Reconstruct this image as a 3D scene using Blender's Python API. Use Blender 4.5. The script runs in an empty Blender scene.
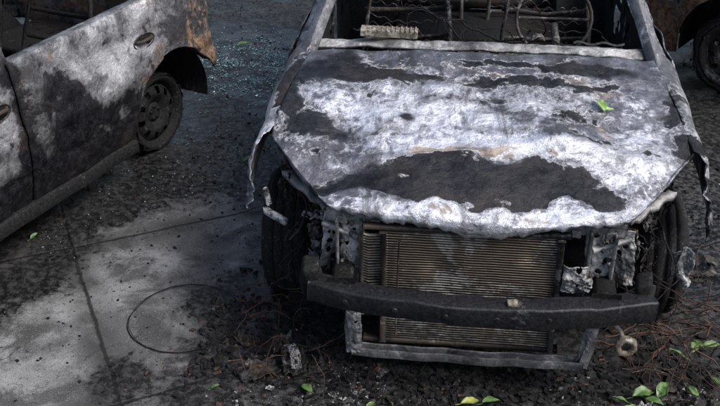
import bpy, math, random
from mathutils import Vector, Matrix, noise, Euler
random.seed(7)
sc = bpy.context.scene
R = random.random
def rr(a,b): return a+(b-a)*random.random()
def sm(t):
    t=max(0.0,min(1.0,t)); return t*t*(3-2*t)
def fn(x,y,z,s=1.0,o=4):
    return noise.fractal(Vector((x*s+13.1,y*s+7.7,z*s+3.3)),0.9,2.0,o)
def blob(x,y,cx,cy,rx,ry): 
    return math.exp(-(((x-cx)/rx)**2+((y-cy)/ry)**2))

# ------------------------------------------------------------------ mesh kit
class MB:
    def __init__(s): s.v=[]; s.f=[]
    def add(s,vs,fs):
        o=len(s.v); s.v+= [tuple(p) for p in vs]; s.f+=[tuple(i+o for i in f) for f in fs]
    def box(s,c,d,rot=(0,0,0),j=0):
        m=Euler(rot).to_matrix(); c=Vector(c); vs=[]
        for z in(-.5,.5):
            for y in(-.5,.5):
                for x in(-.5,.5):
                    p=Vector((x*d[0],y*d[1],z*d[2]))
                    if j: p+=Vector((rr(-j,j),rr(-j,j),rr(-j,j)))
                    vs.append(c+m@p)
        s.add(vs,[(0,2,3,1),(4,5,7,6),(0,1,5,4),(2,6,7,3),(0,4,6,2),(1,3,7,5)])
    def sweep(s,pts,sec,up=(0,0,1),cap=True,close=False):
        pts=[Vector(p) for p in pts]; n=len(pts); k=len(sec); vs=[]; fs=[]
        U=Vector(up)
        for i,p in enumerate(pts):
            a=pts[(i-1)%n] if (close or i>0) else p
            b=pts[(i+1)%n] if (close or i<n-1) else p
            d=(b-a); d=d.normalized() if d.length>1e-9 else Vector((1,0,0))
            side=d.cross(U)
            if side.length<1e-3: side=d.cross(Vector((1,.3,0)))
            side.normalize(); w=side.cross(d)
            for q in sec: vs.append(p+side*q[0]+w*q[1])
        m=n if close else n-1
        for i in range(m):
            for j in range(k):
                a=i*k+j;b=i*k+(j+1)%k;c=((i+1)%n)*k+(j+1)%k;e=((i+1)%n)*k+j
                fs.append((a,b,c,e))
        if cap and not close:
            fs.append(tuple(range(k))); fs.append(tuple((n-1)*k+j for j in reversed(range(k))))
        s.add(vs,fs)
    def tube(s,pts,r,n=6,close=False):
        s.sweep(pts,[(r*math.cos(2*math.pi*i/n),r*math.sin(2*math.pi*i/n)) for i in range(n)],up=(.13,.21,.97),close=close)
    def bar(s,pts,w,h,up=(0,0,1)):
        s.sweep(pts,[(-w/2,-h/2),(w/2,-h/2),(w/2,h/2),(-w/2,h/2)],up)
    def lathe(s,c,prof,n=40,jit=0,axis=0,a0=0,a1=2*math.pi):
        full=abs(a1-a0-2*math.pi)<1e-6; m=n if full else n+1; vs=[];fs=[];k=len(prof)
        for i in range(m):
            a=a0+(a1-a0)*i/n
            for (r,x) in prof:
                if jit: r=r+jit*fn(math.cos(a)*2+x*5,math.sin(a)*2,c[1],2)
                p=[x,r*math.cos(a),r*math.sin(a)]
                if axis==1: p=[p[1],p[0],p[2]]
                if axis==2: p=[p[1],p[2],p[0]]
                vs.append((c[0]+p[0],c[1]+p[1],c[2]+p[2]))
        for i in range(n):
            for j in range(k-1):
                a=i*k+j;b=a+1;q=((i+1)%m)*k+j
                fs.append((a,b,q+1,q))
        s.add(vs,fs)
    def grid(s,func,nu,nv,keep=None):
        vs=[func(i/nu,j/nv) for i in range(nu+1) for j in range(nv+1)]
        fs=[]
        for i in range(nu):
            for j in range(nv):
                if keep and not keep((i+.5)/nu,(j+.5)/nv): continue
                a=i*(nv+1)+j; fs.append((a,a+nv+1,a+nv+2,a+1))
        s.add(vs,fs)
    def chunk(s,c,r,flat=1.0):
        m=Euler((rr(0,6),rr(0,6),rr(0,6))).to_matrix(); vs=[]
        d=(r*rr(.4,1.3),r*rr(.4,1.1),r*rr(.2,.8))
        for z in(-1,1):
            for y in(-1,1):
                for x in(-1,1):
                    p=m@Vector((x*d[0]*rr(.35,1.1),y*d[1]*rr(.35,1.1),z*d[2]*rr(.35,1.1)))
                    p.z*=flat; vs.append(Vector(c)+p)
        s.add(vs,[(0,2,3,1),(4,5,7,6),(0,1,5,4),(2,6,7,3),(0,4,6,2),(1,3,7,5)])
    def obj(s,name,mat,parent=None,smooth=True,solid=0,bevel=0,burn=None):
        me=bpy.data.meshes.new(name); me.from_pydata(s.v,[],s.f); me.update()
        me.validate()
        o=bpy.data.objects.new(name,me); sc.collection.objects.link(o)
        me.materials.append(mat)
        if smooth:
            for p in me.polygons: p.use_smooth=True
        if burn:
            at=me.color_attributes.new("burn",'FLOAT_COLOR','POINT')
            for i,v in enumerate(me.vertices):
                a,b,c=burn(*v.co); at.data[i].color=(a,b,c,1)
        if solid:
            m=o.modifiers.new("s",'SOLIDIFY'); m.thickness=solid; m.offset=-1
        if bevel:
            m=o.modifiers.new("b",'BEVEL'); m.width=bevel; m.segments=2; m.limit_method='ANGLE'
            m.harden_normals=False
        if parent: o.parent=parent
        return o
def empty(name,loc=(0,0,0),rz=0):
    e=bpy.data.objects.new(name,None); sc.collection.objects.link(e)
    e.location=loc; e.rotation_euler=(0,0,rz); e.empty_display_size=.3
    return e

# ------------------------------------------------------------------ materials
class NT:
    def __init__(s,name):
        s.m=bpy.data.materials.new(name); s.m.use_nodes=True; s.t=s.m.node_tree
        s.b=s.t.nodes["Principled BSDF"]
        s.co=s.t.nodes.new("ShaderNodeTexCoord").outputs["Object"]
    def L(s,v,inp):
        if isinstance(v,(int,float)): inp.default_value=v
        elif isinstance(v,tuple): inp.default_value=(v+(1,)) if len(v)==3 and len(inp.default_value)==4 else v
        else: s.t.links.new(v,inp)
    def noise(s,scale,detail=6,rough=.6,dist=0,vec=None,off=0):
        n=s.t.nodes.new("ShaderNodeTexNoise"); v=vec or s.co
        if off: v=s.vadd(v,(off,off*.7,-off))
        s.t.links.new(v,n.inputs["Vector"])
        n.inputs["Scale"].default_value=scale;n.inputs["Detail"].default_value=detail
        n.inputs["Roughness"].default_value=rough;n.inputs["Distortion"].default_value=dist
        return n.outputs["Fac"]
    def vadd(s,a,b,op='ADD'):
        n=s.t.nodes.new("ShaderNodeVectorMath"); n.operation=op; s.L(a,n.inputs[0]); s.L(b,n.inputs[1]); return n.outputs[0]
    def dot(s,a,b):
        n=s.t.nodes.new("ShaderNodeVectorMath"); n.operation='DOT_PRODUCT'; s.L(a,n.inputs[0]); s.L(b,n.inputs[1]); return n.outputs["Value"]
    def ma(s,op,a,b=0,cl=False):
        n=s.t.nodes.new("ShaderNodeMath"); n.operation=op; s.L(a,n.inputs[0]); s.L(b,n.inputs[1]); n.use_clamp=cl; return n.outputs[0]
    def lerp(s,f,a,b): return s.ma('ADD',s.ma('MULTIPLY',a,s.ma('SUBTRACT',1,f)),s.ma('MULTIPLY',b,f))
    def mr(s,v,a,b,c=0.,d=1.):
        n=s.t.nodes.new("ShaderNodeMapRange"); n.interpolation_type='SMOOTHSTEP'
        s.L(v,n.inputs[0])
        for i,x in enumerate((a,b,c,d)): n.inputs[i+1].default_value=x
        return n.outputs[0]
    def mix(s,f,a,b):
        n=s.t.nodes.new("ShaderNodeMix"); n.data_type='RGBA'; s.L(f,n.inputs[0]); s.L(a,n.inputs[6]); s.L(b,n.inputs[7]); return n.outputs[2]
    def vor(s,scale,feat='F1',vec=None,out="Distance"):
        n=s.t.nodes.new("ShaderNodeTexVoronoi"); n.feature=feat; s.t.links.new(vec or s.co,n.inputs["Vector"]); n.inputs["Scale"].default_value=scale; return n.outputs[out]
    def burn(s):
        a=s.t.nodes.new("ShaderNodeAttribute"); a.attribute_name="burn"
        x=s.t.nodes.new("ShaderNodeSeparateColor"); s.t.links.new(a.outputs["Color"],x.inputs[0])
        return x.outputs[0],x.outputs[1],x.outputs[2]
    def bump(s,h,st=.4,d=.004):
        n=s.t.nodes.new("ShaderNodeBump"); s.L(h,n.inputs["Height"]); n.inputs["Strength"].default_value=st; n.inputs["Distance"].default_value=d
        s.t.links.new(n.outputs[0],s.b.inputs["Normal"])
    def out(s,col,rough=.6,metal=0.):
        s.L(col,s.b.inputs["Base Color"]); s.L(rough,s.b.inputs["Roughness"]); s.L(metal,s.b.inputs["Metallic"]); return s.m
def burnt(name,base=(.27,.28,.31),light=(.66,.66,.70),s0=0.,w0=0.,r0=0.,metal=.25,rough=.36,seed=1.0,k=1.0,rustA=(.07,.04,.028),rustB=(.36,.26,.17),ringk=.8,sw=.09,sk=1.9,wk=1.0,wa=.38,wb=.66,nk=.68,filmk=.55,spec=.5,brk=.55):
    N=NT(name); s_,w_,r_=N.burn()
    nA=N.noise(2.6*k,9,.66,.7,off=seed); nB=N.noise(5.5*k,10,.7,.5,off=seed+4); nE=N.noise(4*k,9,.68,.9,off=seed+9)
    nC=N.noise(26,8,.72,.3,off=seed); nD=N.noise(150,4,.6,off=seed); nG=N.noise(2.4,7,.62,.5,off=seed+14)
    st=N.noise(9,6,.7,.4,vec=N.vadd(N.co,(1.0,.22,1.0),'MULTIPLY'),off=seed+2)
    st2=N.noise(16,8,.75,1.2,vec=N.vadd(N.co,(.5,1.0,1.0),'MULTIPLY'),off=seed+7)
    def comb(v,b,n,kn,kc):
        a=N.ma('ADD',v,b); a=N.ma('ADD',a,N.ma('MULTIPLY',N.ma('SUBTRACT',n,.5),kn)); return N.ma('ADD',a,N.ma('MULTIPLY',N.ma('SUBTRACT',nC,.5),kc))
    sv=comb(s_,s0,nB,sk,.75); wv=comb(w_,w0,nA,1.9,wk); rv=comb(r_,r0,nE,1.9,.6)
    hardm=N.mr(nG,.42,.54)
    soot=N.lerp(hardm,N.mr(sv,.38,.70),N.mr(sv,.47,.47+sw))
    soot=N.ma('MULTIPLY',soot,N.mr(st2,.60,.72,1,.55))
    ring=N.ma('MULTIPLY',N.mr(sv,.38,.46),N.ma('SUBTRACT',1,N.mr(sv,.47,.53)))
    ring=N.ma('MULTIPLY',ring,hardm); ring=N.ma('MULTIPLY',ring,N.mr(nC,.40,.55,.2,1))
    white=N.mr(wv,wa,wb); rust=N.mr(rv,.46,.60)
    b=N.mix(N.mr(nC,.3,.7),tuple(c*.5 for c in base),tuple(c*1.25 for c in base))
    b=N.mix(N.mr(st,.40,.6,0,.65),b,tuple(c*.35 for c in base))
    lt=N.mix(N.mr(nC,.32,.62),tuple(c*nk for c in light),light)
    c=N.mix(white,b,lt)
    c=N.mix(N.mr(st,.53,.63,0,.7),c,(.085,.08,.085))
    c=N.mix(N.mr(st2,.54,.64,0,.6),c,(.10,.095,.105))
    rc=N.mix(N.mr(nC,.36,.64),rustA,rustB)
    c=N.mix(N.ma('MULTIPLY',rust,.85),c,rc)
    film=N.mr(N.ma('ADD',sv,N.ma('MULTIPLY',N.ma('SUBTRACT',nA,.5),.8)),.15,.5,0,filmk)
    c=N.mix(film,c,(.045,.043,.045))
    c=N.mix(N.ma('MULTIPLY',ring,ringk),c,(.74,.73,.75))
    sc_=N.mix(N.mr(nC,.42,.72),(.004,.004,.006),(.022,.022,.026))
    sc_=N.mix(N.mr(nA,.52,.66,0,brk),sc_,(.048,.035,.027))
    c=N.mix(N.ma('MULTIPLY',soot,.98),c,sc_)
    spk=N.mr(nD,.59,.68,0,.8); c=N.mix(spk,c,(.03,.028,.028))
    spk2=N.mr(nD,.28,.35,.4,0); c=N.mix(N.ma('MULTIPLY',spk2,soot),c,(.25,.25,.25))
    ro=N.ma('ADD',N.mr(nC,.3,.7,rough,rough+.22),N.ma('MULTIPLY',soot,.05)); ro=N.ma('ADD',ro,N.ma('MULTIPLY',rust,.2),True)
    mt=N.ma('MULTIPLY',N.ma('SUBTRACT',1,N.ma('MAXIMUM',soot,rust)),metal)
    h=N.ma('ADD',N.ma('MULTIPLY',nC,.9),N.ma('MULTIPLY',nD,.18)); h=N.ma('ADD',h,N.ma('MULTIPLY',nB,2.2)); h=N.ma('ADD',h,N.ma('MULTIPLY',st2,.7)); h=N.ma('SUBTRACT',h,N.ma('MULTIPLY',soot,.18)); h=N.ma('ADD',h,N.ma('MULTIPLY',ring,.2))
    N.bump(h,.8,.008)
    N.L(N.ma('SUBTRACT',spec,N.ma('MULTIPLY',soot,spec*.60)),N.b.inputs["Specular IOR Level"])
    return N.out(c,ro,mt)
def charm(name,dark=(.012,.012,.012),ash=(.16,.155,.15),th=.56,rustc=(.09,.05,.03),rth=.6,rough=.75,seed=1.,k=1.,bd=.006,spec=.3,met=.1):
    N=NT(name); a=N.noise(9*k,8,.7,.5,off=seed); b=N.noise(3.5*k,8,.65,.5,off=seed+3); f=N.noise(70*k,6,.7,off=seed)
    c=N.mix(N.mr(f,.35,.65),dark,tuple(x*3 for x in dark))
    c=N.mix(N.mr(b,rth-.04,rth+.08,0,.9),c,rustc)
    mixed=N.ma('ADD',a,N.ma('MULTIPLY',N.ma('SUBTRACT',f,.5),.5))
    c=N.mix(N.mr(mixed,th,th+.1,0,.9),c,ash)
    N.bump(N.ma('ADD',a,N.ma('MULTIPLY',f,.6)),.6,bd)
    N.b.inputs["Specular IOR Level"].default_value=spec
    return N.out(c,rough,met)

M_hood=burnt("burnt_hood_paint",base=(.25,.25,.285),light=(.84,.85,.92),s0=.02,w0=.05,r0=.03,metal=.55,rough=.15,seed=2.3,wb=.64,spec=.75,brk=.3)
M_body=burnt("burnt_body_steel",base=(.22,.22,.24),light=(.74,.74,.78),s0=.02,w0=.10,metal=.4,rough=.28,seed=6.1)
M_silver=burnt("burnt_silver_paint",base=(.12,.12,.13),light=(.62,.62,.645),s0=.05,w0=-.04,seed=11.7,metal=.4,ringk=.15,sw=.2,sk=1.8,rough=.22,wk=.5,wa=.28,wb=.74,nk=.82,rustA=(.09,.05,.03),rustB=(.34,.21,.12))
M_rusty=burnt("burnt_rusty_body",base=(.10,.08,.065),light=(.34,.29,.25),s0=.0,r0=.28,seed=17.,metal=.1,rough=.6,rustA=(.06,.035,.022),rustB=(.28,.17,.105),ringk=.2,spec=.3)
M_char=charm("charred_black",dark=(.007,.007,.007),ash=(.08,.078,.076),th=.61,seed=3.,rustc=(.038,.027,.021),spec=.18)
M_beam=charm("charred_bumper",dark=(.007,.007,.008),ash=(.075,.075,.078),th=.61,rth=.70,rustc=(.035,.031,.029),seed=5.,rough=.42,spec=.35)
M_frame=burnt("ashen_bracket_steel",base=(.24,.235,.23),light=(.66,.65,.64),s0=.16,w0=.38,r0=.16,seed=21.,k=1.4,rough=.35,metal=.35,ringk=.0,sw=.2,wk=.5,wa=.3,wb=.75)
M_rad=charm("burnt_radiator_alloy",dark=(.075,.068,.058),ash=(.36,.34,.30),th=.50,rustc=(.15,.12,.085),rth=.48,seed=8.,rough=.38,k=.6,spec=.5,met=.5,bd=.001)
M_fin=charm("burnt_radiator_fins",dark=(.022,.020,.018),ash=(.16,.15,.135),th=.50,rustc=(.08,.065,.048),rth=.48,seed=8.,rough=.5,k=.6,spec=.4,met=.3,bd=.001)
M_wheel=charm("burnt_wheel_alloy",dark=(.014,.013,.012),ash=(.15,.145,.14),th=.55,rustc=(.05,.037,.028),rth=.53,seed=9.,rough=.6,spec=.25)
M_rim=charm("bare_burnt_rim_steel",dark=(.03,.029,.028),ash=(.24,.235,.23),th=.48,rustc=(.09,.07,.055),rth=.53,seed=10.,rough=.5,spec=.4)
M_tire=charm("tyre_ash",dark=(.008,.008,.008),ash=(.11,.108,.105),th=.58,rth=.75,seed=12.,rough=.85,k=2,bd=.008,spec=.2)
M_wire=charm("burnt_wire",dark=(.016,.011,.009),ash=(.16,.12,.095),th=.58,rustc=(.10,.05,.03),rth=.48,seed=14.,rough=.7)
M_seat=charm("burnt_seat_steel",dark=(.016,.015,.014),ash=(.19,.18,.17),th=.53,rustc=(.06,.044,.033),rth=.52,seed=15.,rough=.6)
M_tan=charm("scorched_alloy_block",dark=(.08,.07,.055),ash=(.36,.34,.29),th=.47,rustc=(.16,.12,.08),rth=.52,seed=16.,rough=.6)
M_white=charm("ash_white_metal",dark=(.08,.08,.08),ash=(.55,.55,.55),th=.45,rustc=(.13,.11,.10),rth=.56,seed=18.,rough=.55)
M_ash=charm("pale_ash",dark=(.04,.04,.04),ash=(.38,.375,.37),th=.48,rustc=(.09,.08,.075),rth=.55,seed=19.,rough=.9,k=3)

# ------------------------------------------------------------------ car shape
W=.89
CX=.70; CZ=.30; AR=.365
def hood_z(x,y):
    T=max(0,min(1.15,(y-.03)/1.02)); s=x/.77
    b=1-(1-min(T,1))**1.6
    return .722+.262*b-.040*s*s*sm(.25+T*1.6) - (.014*math.exp(-((abs(s)-.66)/.12)**2)*sm((T-.05)*3)*sm((1.05-T)*4))
def hood_pt(s,t):
    w=.805-.070*t; a=abs(s)
    yf=.03+.12*s*s+.30*max(0,(a-.66)/.34)**1.15; yb=.995+.06*s*s
    x=s*w; y=yf+(yb-yf)*t
    return x,y,hood_z(x,y)
YC=.03+.12+.30
def tum(z): 
    a=.05*max(0,(z-.55)/.4)**2+.055*max(0,(.5-z)/.3)**2
    return a-.010*math.exp(-((z-.58)/.035)**2)+.006*math.exp(-((z-.40)/.02)**2)
def hwf(y): 
    return W-(.08*max(0,(.5-y)/.35)**2 if y<.5 else 0)
def arch(y,c,z0=.2):
    d=AR*AR-(y-c)**2
    return max(z0,CZ+math.sqrt(d)) if d>0 else z0
def belt(y): return .90+.02*(y-1.2)

def make_wheel(P,c,side,r=.27,name="wheel",mat=None,bare=False):
    w=MB(); o=side
    prof=[(.185,-.09),(.20,-.09),(.205,-.075),(.175,-.06),(.165,0),(.175,.06),(.205,.075),(.213,.085),(.205,.093),(.19,.085),(.165,.06),(.158,0),(.175,-.085)]
    w.lathe(c,[(a,b*o) for a,b in prof],48,jit=.004)
    w.lathe(c,[(.0,.05*o),(.03,.055*o),(.055,.05*o),(.062,.03*o),(.062,.0)],24)
    def pd(u,v):
        a=2*math.pi*u; rad=(.055+.115*v)
        xx=(.045+.03*math.sin(v*3.1)+.006*fn(math.cos(a),math.sin(a),v,2))*o
        return (c[0]+xx,c[1]+rad*math.cos(a),c[2]+rad*math.sin(a))
    def kd(u,v): return not(.52<v<.86 and (u*10)%1<.42)
    w.grid(pd,80,12,kd)
    w.lathe(c,[(.0,-.01*o),(.13,-.01*o),(.135,-.02*o),(.13,-.03*o),(.05,-.03*o)],36)
    for i in range(5):
        a=2*math.pi*i/5+.3
        w.lathe((c[0]+.05*o,c[1]+.035*math.cos(a),c[2]+.035*math.sin(a)),[(.0,.012*o),(.008,.012*o),(.008,0)],8)
    w.obj(name,mat or M_wheel,P,bevel=0)
    t=MB(); q=(r-.21)/.06
    if bare:
        tp=[(.212,.086),(.235,.094),(.255,.086),(r,.066),(r,.050),(r-.008,.047),(r-.008,.041),(r,.038),(r+.002,.012),(r-.006,.009),(r-.006,-.002),(r+.002,-.005),(r,-.036),(r-.008,-.039),(r-.008,-.045),(r,-.048),(r,-.066),(.255,-.086),(.235,-.094),(.212,-.086)]
        t.lathe(c,[(a,b*o) for a,b in tp],96,jit=.006)
    else:
        tp=[(.212,.088),(.212+.02*q,.092),(.212+.045*q,.075),(r,.04),(r+.004,0),(r,-.04),(.212+.045*q,-.075),(.212+.02*q,-.092),(.21,-.088)]
        t.lathe((c[0],c[1],c[2]),[(a,b*o) for a,b in tp],64,jit=.02)
    t.v=[(x,y,max(z,.004+.004*R())) for x,y,z in t.v]
    t.obj(name+"_tyre_remains",M_tire,P,solid=.006)
    s=MB()
    for i in range(14):
        a0=rr(0,6.28); ln=rr(.5,2.2); rad=(r+rr(-.012,.005)) if bare else (r+rr(-.03,.006)); xx=rr(-.09,.09)
        s.tube([(c[0]+xx+.01*math.sin(j*.9+i),c[1]+(rad+.008*math.sin(j*1.3+i))*math.cos(a0+ln*j/14),max(.004,c[2]+(rad+.008*math.sin(j*1.3+i))*math.sin(a0+ln*j/14))) for j in range(15)],.0016,4)
    s.obj(name+"_tyre_cords",M_wire,P)

def seat(P,x,y,name,mat):
    m=MB(); ph=rr(0,9)
    a=.24
    pts=[(x-a,y,.42),(x-a*.95,y+.10,.70),(x-a*.8,y+.18,.95),(x-a*.45,y+.20,1.0),(x+a*.45,y+.20,.985),(x+a*.8,y+.18,.94),(x+a*.95,y+.10,.70),(x+a,y,.42)]
    m.tube(pts,.013,8)
    m.tube([(x-a,y,.42),(x-a,y-.42,.40),(x+a,y-.42,.385),(x+a,y,.42)],.012,8)
    m.bar([(x-a,y-.4,.30),(x-a,y+.1,.30)],.03,.03); m.bar([(x+a,y-.4,.30),(x+a,y+.1,.30)],.03,.03)
    for k in range(9):
        if R()<.18: continue
        z=.48+.055*k+rr(-.012,.012); yy=y+.03+(z-.42)*.32; am=rr(.006,.016); sag=rr(0,.05); fr=rr(28,44); tl=rr(-.03,.03); ue=1 if R()<.7 else rr(.45,.8)
        pts=[]
        for i in range(33):
            u=i/32*ue; pts.append((x-a*.93+2*a*.93*u+.006*fn(u*5,k,ph,1),yy+.012*fn(u*6,k,ph,1),z+am*math.sin(u*fr+k*1.3+ph)*(1+.5*fn(u*4,k,2,1))-sag*math.sin(u*3.1)+tl*(u-.5)+(0 if ue==1 else -.25*max(0,u-.35)**2)))
        m.tube(pts,.0028,4)
    for k in range(6):
        xx=x-a*.8+k*a*.32
        m.tube([(xx+.01*math.sin(i*2.1+k),y-.4+.04*i,.41+.012*math.sin(i*2.7)-.02*R()) for i in range(11)],.003,4)
    for k in range(2):
        xx=x-.07+.14*k; m.tube([(xx,y+.2,.98),(xx,y+.21,1.14)],.007,6)
    m.tube([(x-.1,y+.2,1.13),(x-.11,y+.2,1.22),(x+.11,y+.2,1.22),(x+.1,y+.2,1.13)],.008,6)
    for k in range(3):
        z=.5+.14*k; m.bar([(x-a,y+.03+(z-.42)*.32,z+rr(-.02,.02)),(x,y+.035+(z-.42)*.32,z+rr(-.02,.02)),(x+a*.98,y+.03+(z-.42)*.32,z+.02)],.006,.025)
    m.obj(name,mat,P)

def build_car(P,mat,L=3.9,strip=False,burnf=None,hoodmat=None,hoodburn=None,seed=0,BP=2.12,RD=3.03,rearz=.22,wr=.272,winset=0.,WR=3.2,wmat=None):
    hm=hoodmat or mat; hb=hoodburn or burnf
    def warp(p,a=.006,s=5):
        return a*fn(p[0]+seed,p[1],p[2],s,3)
    h=MB()
    def flange(s):
        f=.028+.018*fn(s*3+seed,1,2,3)
        if strip: f+=.050*math.exp(-((s-.06)/.20)**2)+.012*math.exp(-((s+.3)/.2)**2)+.014*fn(s*9,4,2,2)
        return max(.008,f)*(1-.6*sm((abs(s)-.7)/.3))
    def hf(u,v):
        s=u*2-1
        if v<.05:
            x,y,z=hood_pt(s,0); k=(.05-v)/.05
            return (x, y+.014*k-(.010*math.sin(k*3))+.010*k*fn(s*8,0,0,2), z-flange(s)*k+warp((x,y,0),.006,14))
        t=(v-.05)/.95
        x,y,z=hood_pt(s,t)
        e=min(1,t*8)
        z+=warp((x,y,z),.022,2.6)+.007*fn(x,y,seed,8,3)
        if strip:
            z+=.012*math.exp(-((y-.35-.05*math.sin(x*5))/.03)**2)*(1 if abs(x)<.6 else 0)
            z-=.014*blob(x,y,-.1,.55,.30,.10)
            z+=.012*math.sin(y*16+x*5)*blob(x,y,.30,.45,.28,.28)
            z+=.007*math.sin(x*20+y*6)*math.exp(-(y/.14)**2)
        z+= (1-e)*(-.006)
        return (x,y,z)
    h.grid(hf,190,140)
    h.obj("hood",hm,P,solid=.004,burn=hb)
    for sd,nm in((-1,"right_fender"),(1,"left_fender")):
        f=MB(); y1=1.19
        def ff(u,v):
            y0=YC+.01-.20*sm(v/.5)
            y=y0+(y1-y0)*u
            t=max(0,min(1,(y-YC)/(1.055-YC))); xs=.805-.070*t+.005; zs=hood_z(xs,y)-.002
            xo=hwf(y)-tum(.74)
            if v<.45:
                a=(v/.45)*math.pi/2
                x=xs+(xo-xs)*math.sin(a)**.9; z=.74+(zs-.74)*math.cos(a)**.85
            else:
                zb=arch(y,CX)
                if strip: zb=max(zb,.60-.10*fn(y*3,sd,0,4) if y<.44 else 0)
                zb=min(zb,.72)
                k=(v-.45)/.55; z=.74+(zb-.74)*k; x=hwf(y)-tum(z)
                x+=.012*math.exp(-((k-1)/.06)**2)*(1 if abs(y-CX)<AR else 0)
            dx=warp((x*sd,y,z),.014,4)
            if strip and u<.06: dx-=.02*fn(v*4,sd,1,2)
            return ((x+dx)*sd,y,z+warp((x,y,z+3),.006,6))
        f.grid(ff,80,60)
        f.obj(nm,mat,P,solid=.004*(1 if sd<0 else -1),burn=burnf)
    for sd in(-1,1):
        for i,(a,b) in enumerate(((1.20,BP-.004),(BP+.006,RD))):
            d=MB()
            def df(u,v):
                y=a+(b-a)*u
                zt=belt(y); z=.235+(zt-.235)*v
                if i==1: 
                    ar=arch(y,WR,.235)
                    z=ar+(zt-ar)*v
                x=W-tum(z)
                eu=min(u,1-u)*(b-a); x-=.006*math.exp(-(eu/.008)**2)
                ev=(1-v)*.66; x-=.010*math.exp(-(ev/.02)**2)
                x+=warp((x*sd,y,z),.018,3)
                return (x*sd,y,z)
            d.grid(df,70,60)
            d.obj("door_skin",mat,P,solid=.004*(1 if sd<0 else -1),burn=burnf)
            g=MB()
            def sf(u,v):
                y=a+.01+(b-a-.02)*u; x=(W-.062)-v*.07
                return ((x+.004*fn(y,v,sd,8))*sd,y,belt(y)-.006-.01*v*v)
            g.grid(sf,30,4); g.obj("door_sill_rail",mat,P,solid=.012,burn=burnf)
            q=MB(); bb=min(b,WR-.4)
            q.grid(lambda u,v:((W-.12+.01*fn(u*3,v*3,sd))*sd,a+.03+(bb-a-.06)*u,.26+.6*v),16,12,lambda u,v:fn(u*3,v*3,a+sd,1.4)>-.35)
            q.obj("door_inner_panel",M_char,P)
            yh=b-.13; zh=.745
            hd=MB(); xh=W-tum(zh)+.003
            def hf2(u,v):
                an=u*2*math.pi; rad=v
                return ((xh+.004*(1-rad))*sd if rad>.8 else (xh+.0018)*sd,yh+.075*rad*math.cos(an),zh+.034*rad*math.sin(an))
            hd.grid(hf2,24,4); hd.obj("handle_recess_shade",M_char,P)  # flat black disc on the skin; shade of the hollow put into its colour
            hh=MB(); hh.tube([(xh*sd,yh-.06,zh+.006),((xh+.022)*sd,yh-.04,zh+.01),((xh+.024)*sd,yh+.04,zh+.012),(xh*sd,yh+.06,zh+.008)],.010,8)
            hh.tube([((xh+.002)*sd,yh+.08*math.cos(t/20*6.283),zh+.038*math.sin(t/20*6.283)) for t in range(20)],.004,6,close=True)
            hh.obj("door_handle",M_wheel,P)
        s2=MB(); ys_=[1.10+(WR-AR-.02-1.10)*i/24 for i in range(25)]
        s2.sweep([((W-.06+.008*fn(y,sd,seed,3,2))*sd,y,.20+.008*fn(y,sd,seed+4,3,2)) for y in ys_],[(-.04,-.035),(.04,-.035),(.042,.0),(.036,.036),(.01,.040),(-.04,.035)])
        s2.obj("sill",M_char,P,bevel=.006)
        pl=MB()
        pl.bar([((W-.13)*sd,1.03,.90),(.745*sd,1.12,.95),(.66*sd,1.50,1.19),(.60*sd,1.92,1.40),(.56*sd,2.3,1.435),(.555*sd,2.95,1.42),(.60*sd,L-.45,1.22),(.70*sd,L-.22,.93)],.065,.05,up=(sd*.6,-.3,.6))
        pl.bar([((W-.09)*sd,BP,.25),((W-.09)*sd,BP,.9),(.66*sd,BP+.02,1.2),(.58*sd,BP+.04,1.42)],.08,.04,up=(sd,0,.3))
        pl.bar([((W-.09)*sd,RD-.02,.9),(.67*sd,RD+.05,1.2),(.57*sd,RD-.1,1.42)],.07,.04,up=(sd,0,.3))
        pl.obj("pillars",mat,P,bevel=.006,burn=burnf)
    path=[]
    for i in range(30): path.append((W,RD+.008+(L-.28-RD)*i/30))
    for i in range(16):
        a=i/16*math.pi/2; path.append((W-.30+.30*math.cos(a)**.8,L-.28+.26*math.sin(a)**.8))
    for i in range(13): path.append(((W-.30)*(1-i/12),L-.02+.02*(i/12)))
    path=path+[(-x,y) for x,y in reversed(path[:-1])]
    n=len(path)-1; r=MB()
    def rf(u,v):
        i=min(n,int(round(u*n))); x,y=path[i]
        zl=.22 if y<WR else rearz+.03*fn(x,y,seed,4)
        z0=max(arch(y,WR,.22),zl) if abs(x)>W-.12 else zl
        zt=belt(y)+.02*sm((y-RD)/.5)
        z=z0+(zt-z0)*v
        k=1-tum(z)/W
        w_=warp((x,y,z),.012,4)
        bmp=.02*sm((.52-z)/.03)*sm((y-(L-.45))/.1)
        return (x*k*(1+w_)*(1+bmp),L/2+(y-L/2)*(1+w_*.5)+bmp*.5-.04*max(0,(z-.55))*(1 if y>L-.3 else 0),z)
    r.grid(rf,n,60); r.obj("rear_quarter_shell",mat,P,solid=.004,burn=burnf)
    rr2=MB(); rr2.grid(lambda u,v:((-.72+1.44*u),L-.05-.16*v,belt(L)+.02-.01*v),20,3); rr2.obj("tailgate_ledge",mat,P,solid=.01,burn=burnf)
    t=MB()
    t.grid(lambda u,v:((u*2-1)*.565,1.90+v*1.12,1.455+.03*math.sin(v*3.1)-.045*(u*2-1)**2-.03*abs(fn(u*2,v*2,seed,1.2))),40,40)
    t.obj("roof_panel",mat,P,solid=.005,burn=burnf)
    c=MB()
    c.grid(lambda u,v:((u*2-1)*.735,1.070+.045*(u*2-1)**2+.065*v+.004*fn(u*6,v,seed,3),.968-.03*(u*2-1)**2+.014*v+.008*math.sin(v*3.1)+.009*fn(u*7,v,seed,2)),90,6)
    c.obj("windscreen_base_frame",M_frame if strip else mat,P,solid=.012,burn=(lambda x,y,z:(-.05+.5*fn(x,0,0,4),.18,-.10)) if strip else burnf)
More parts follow.
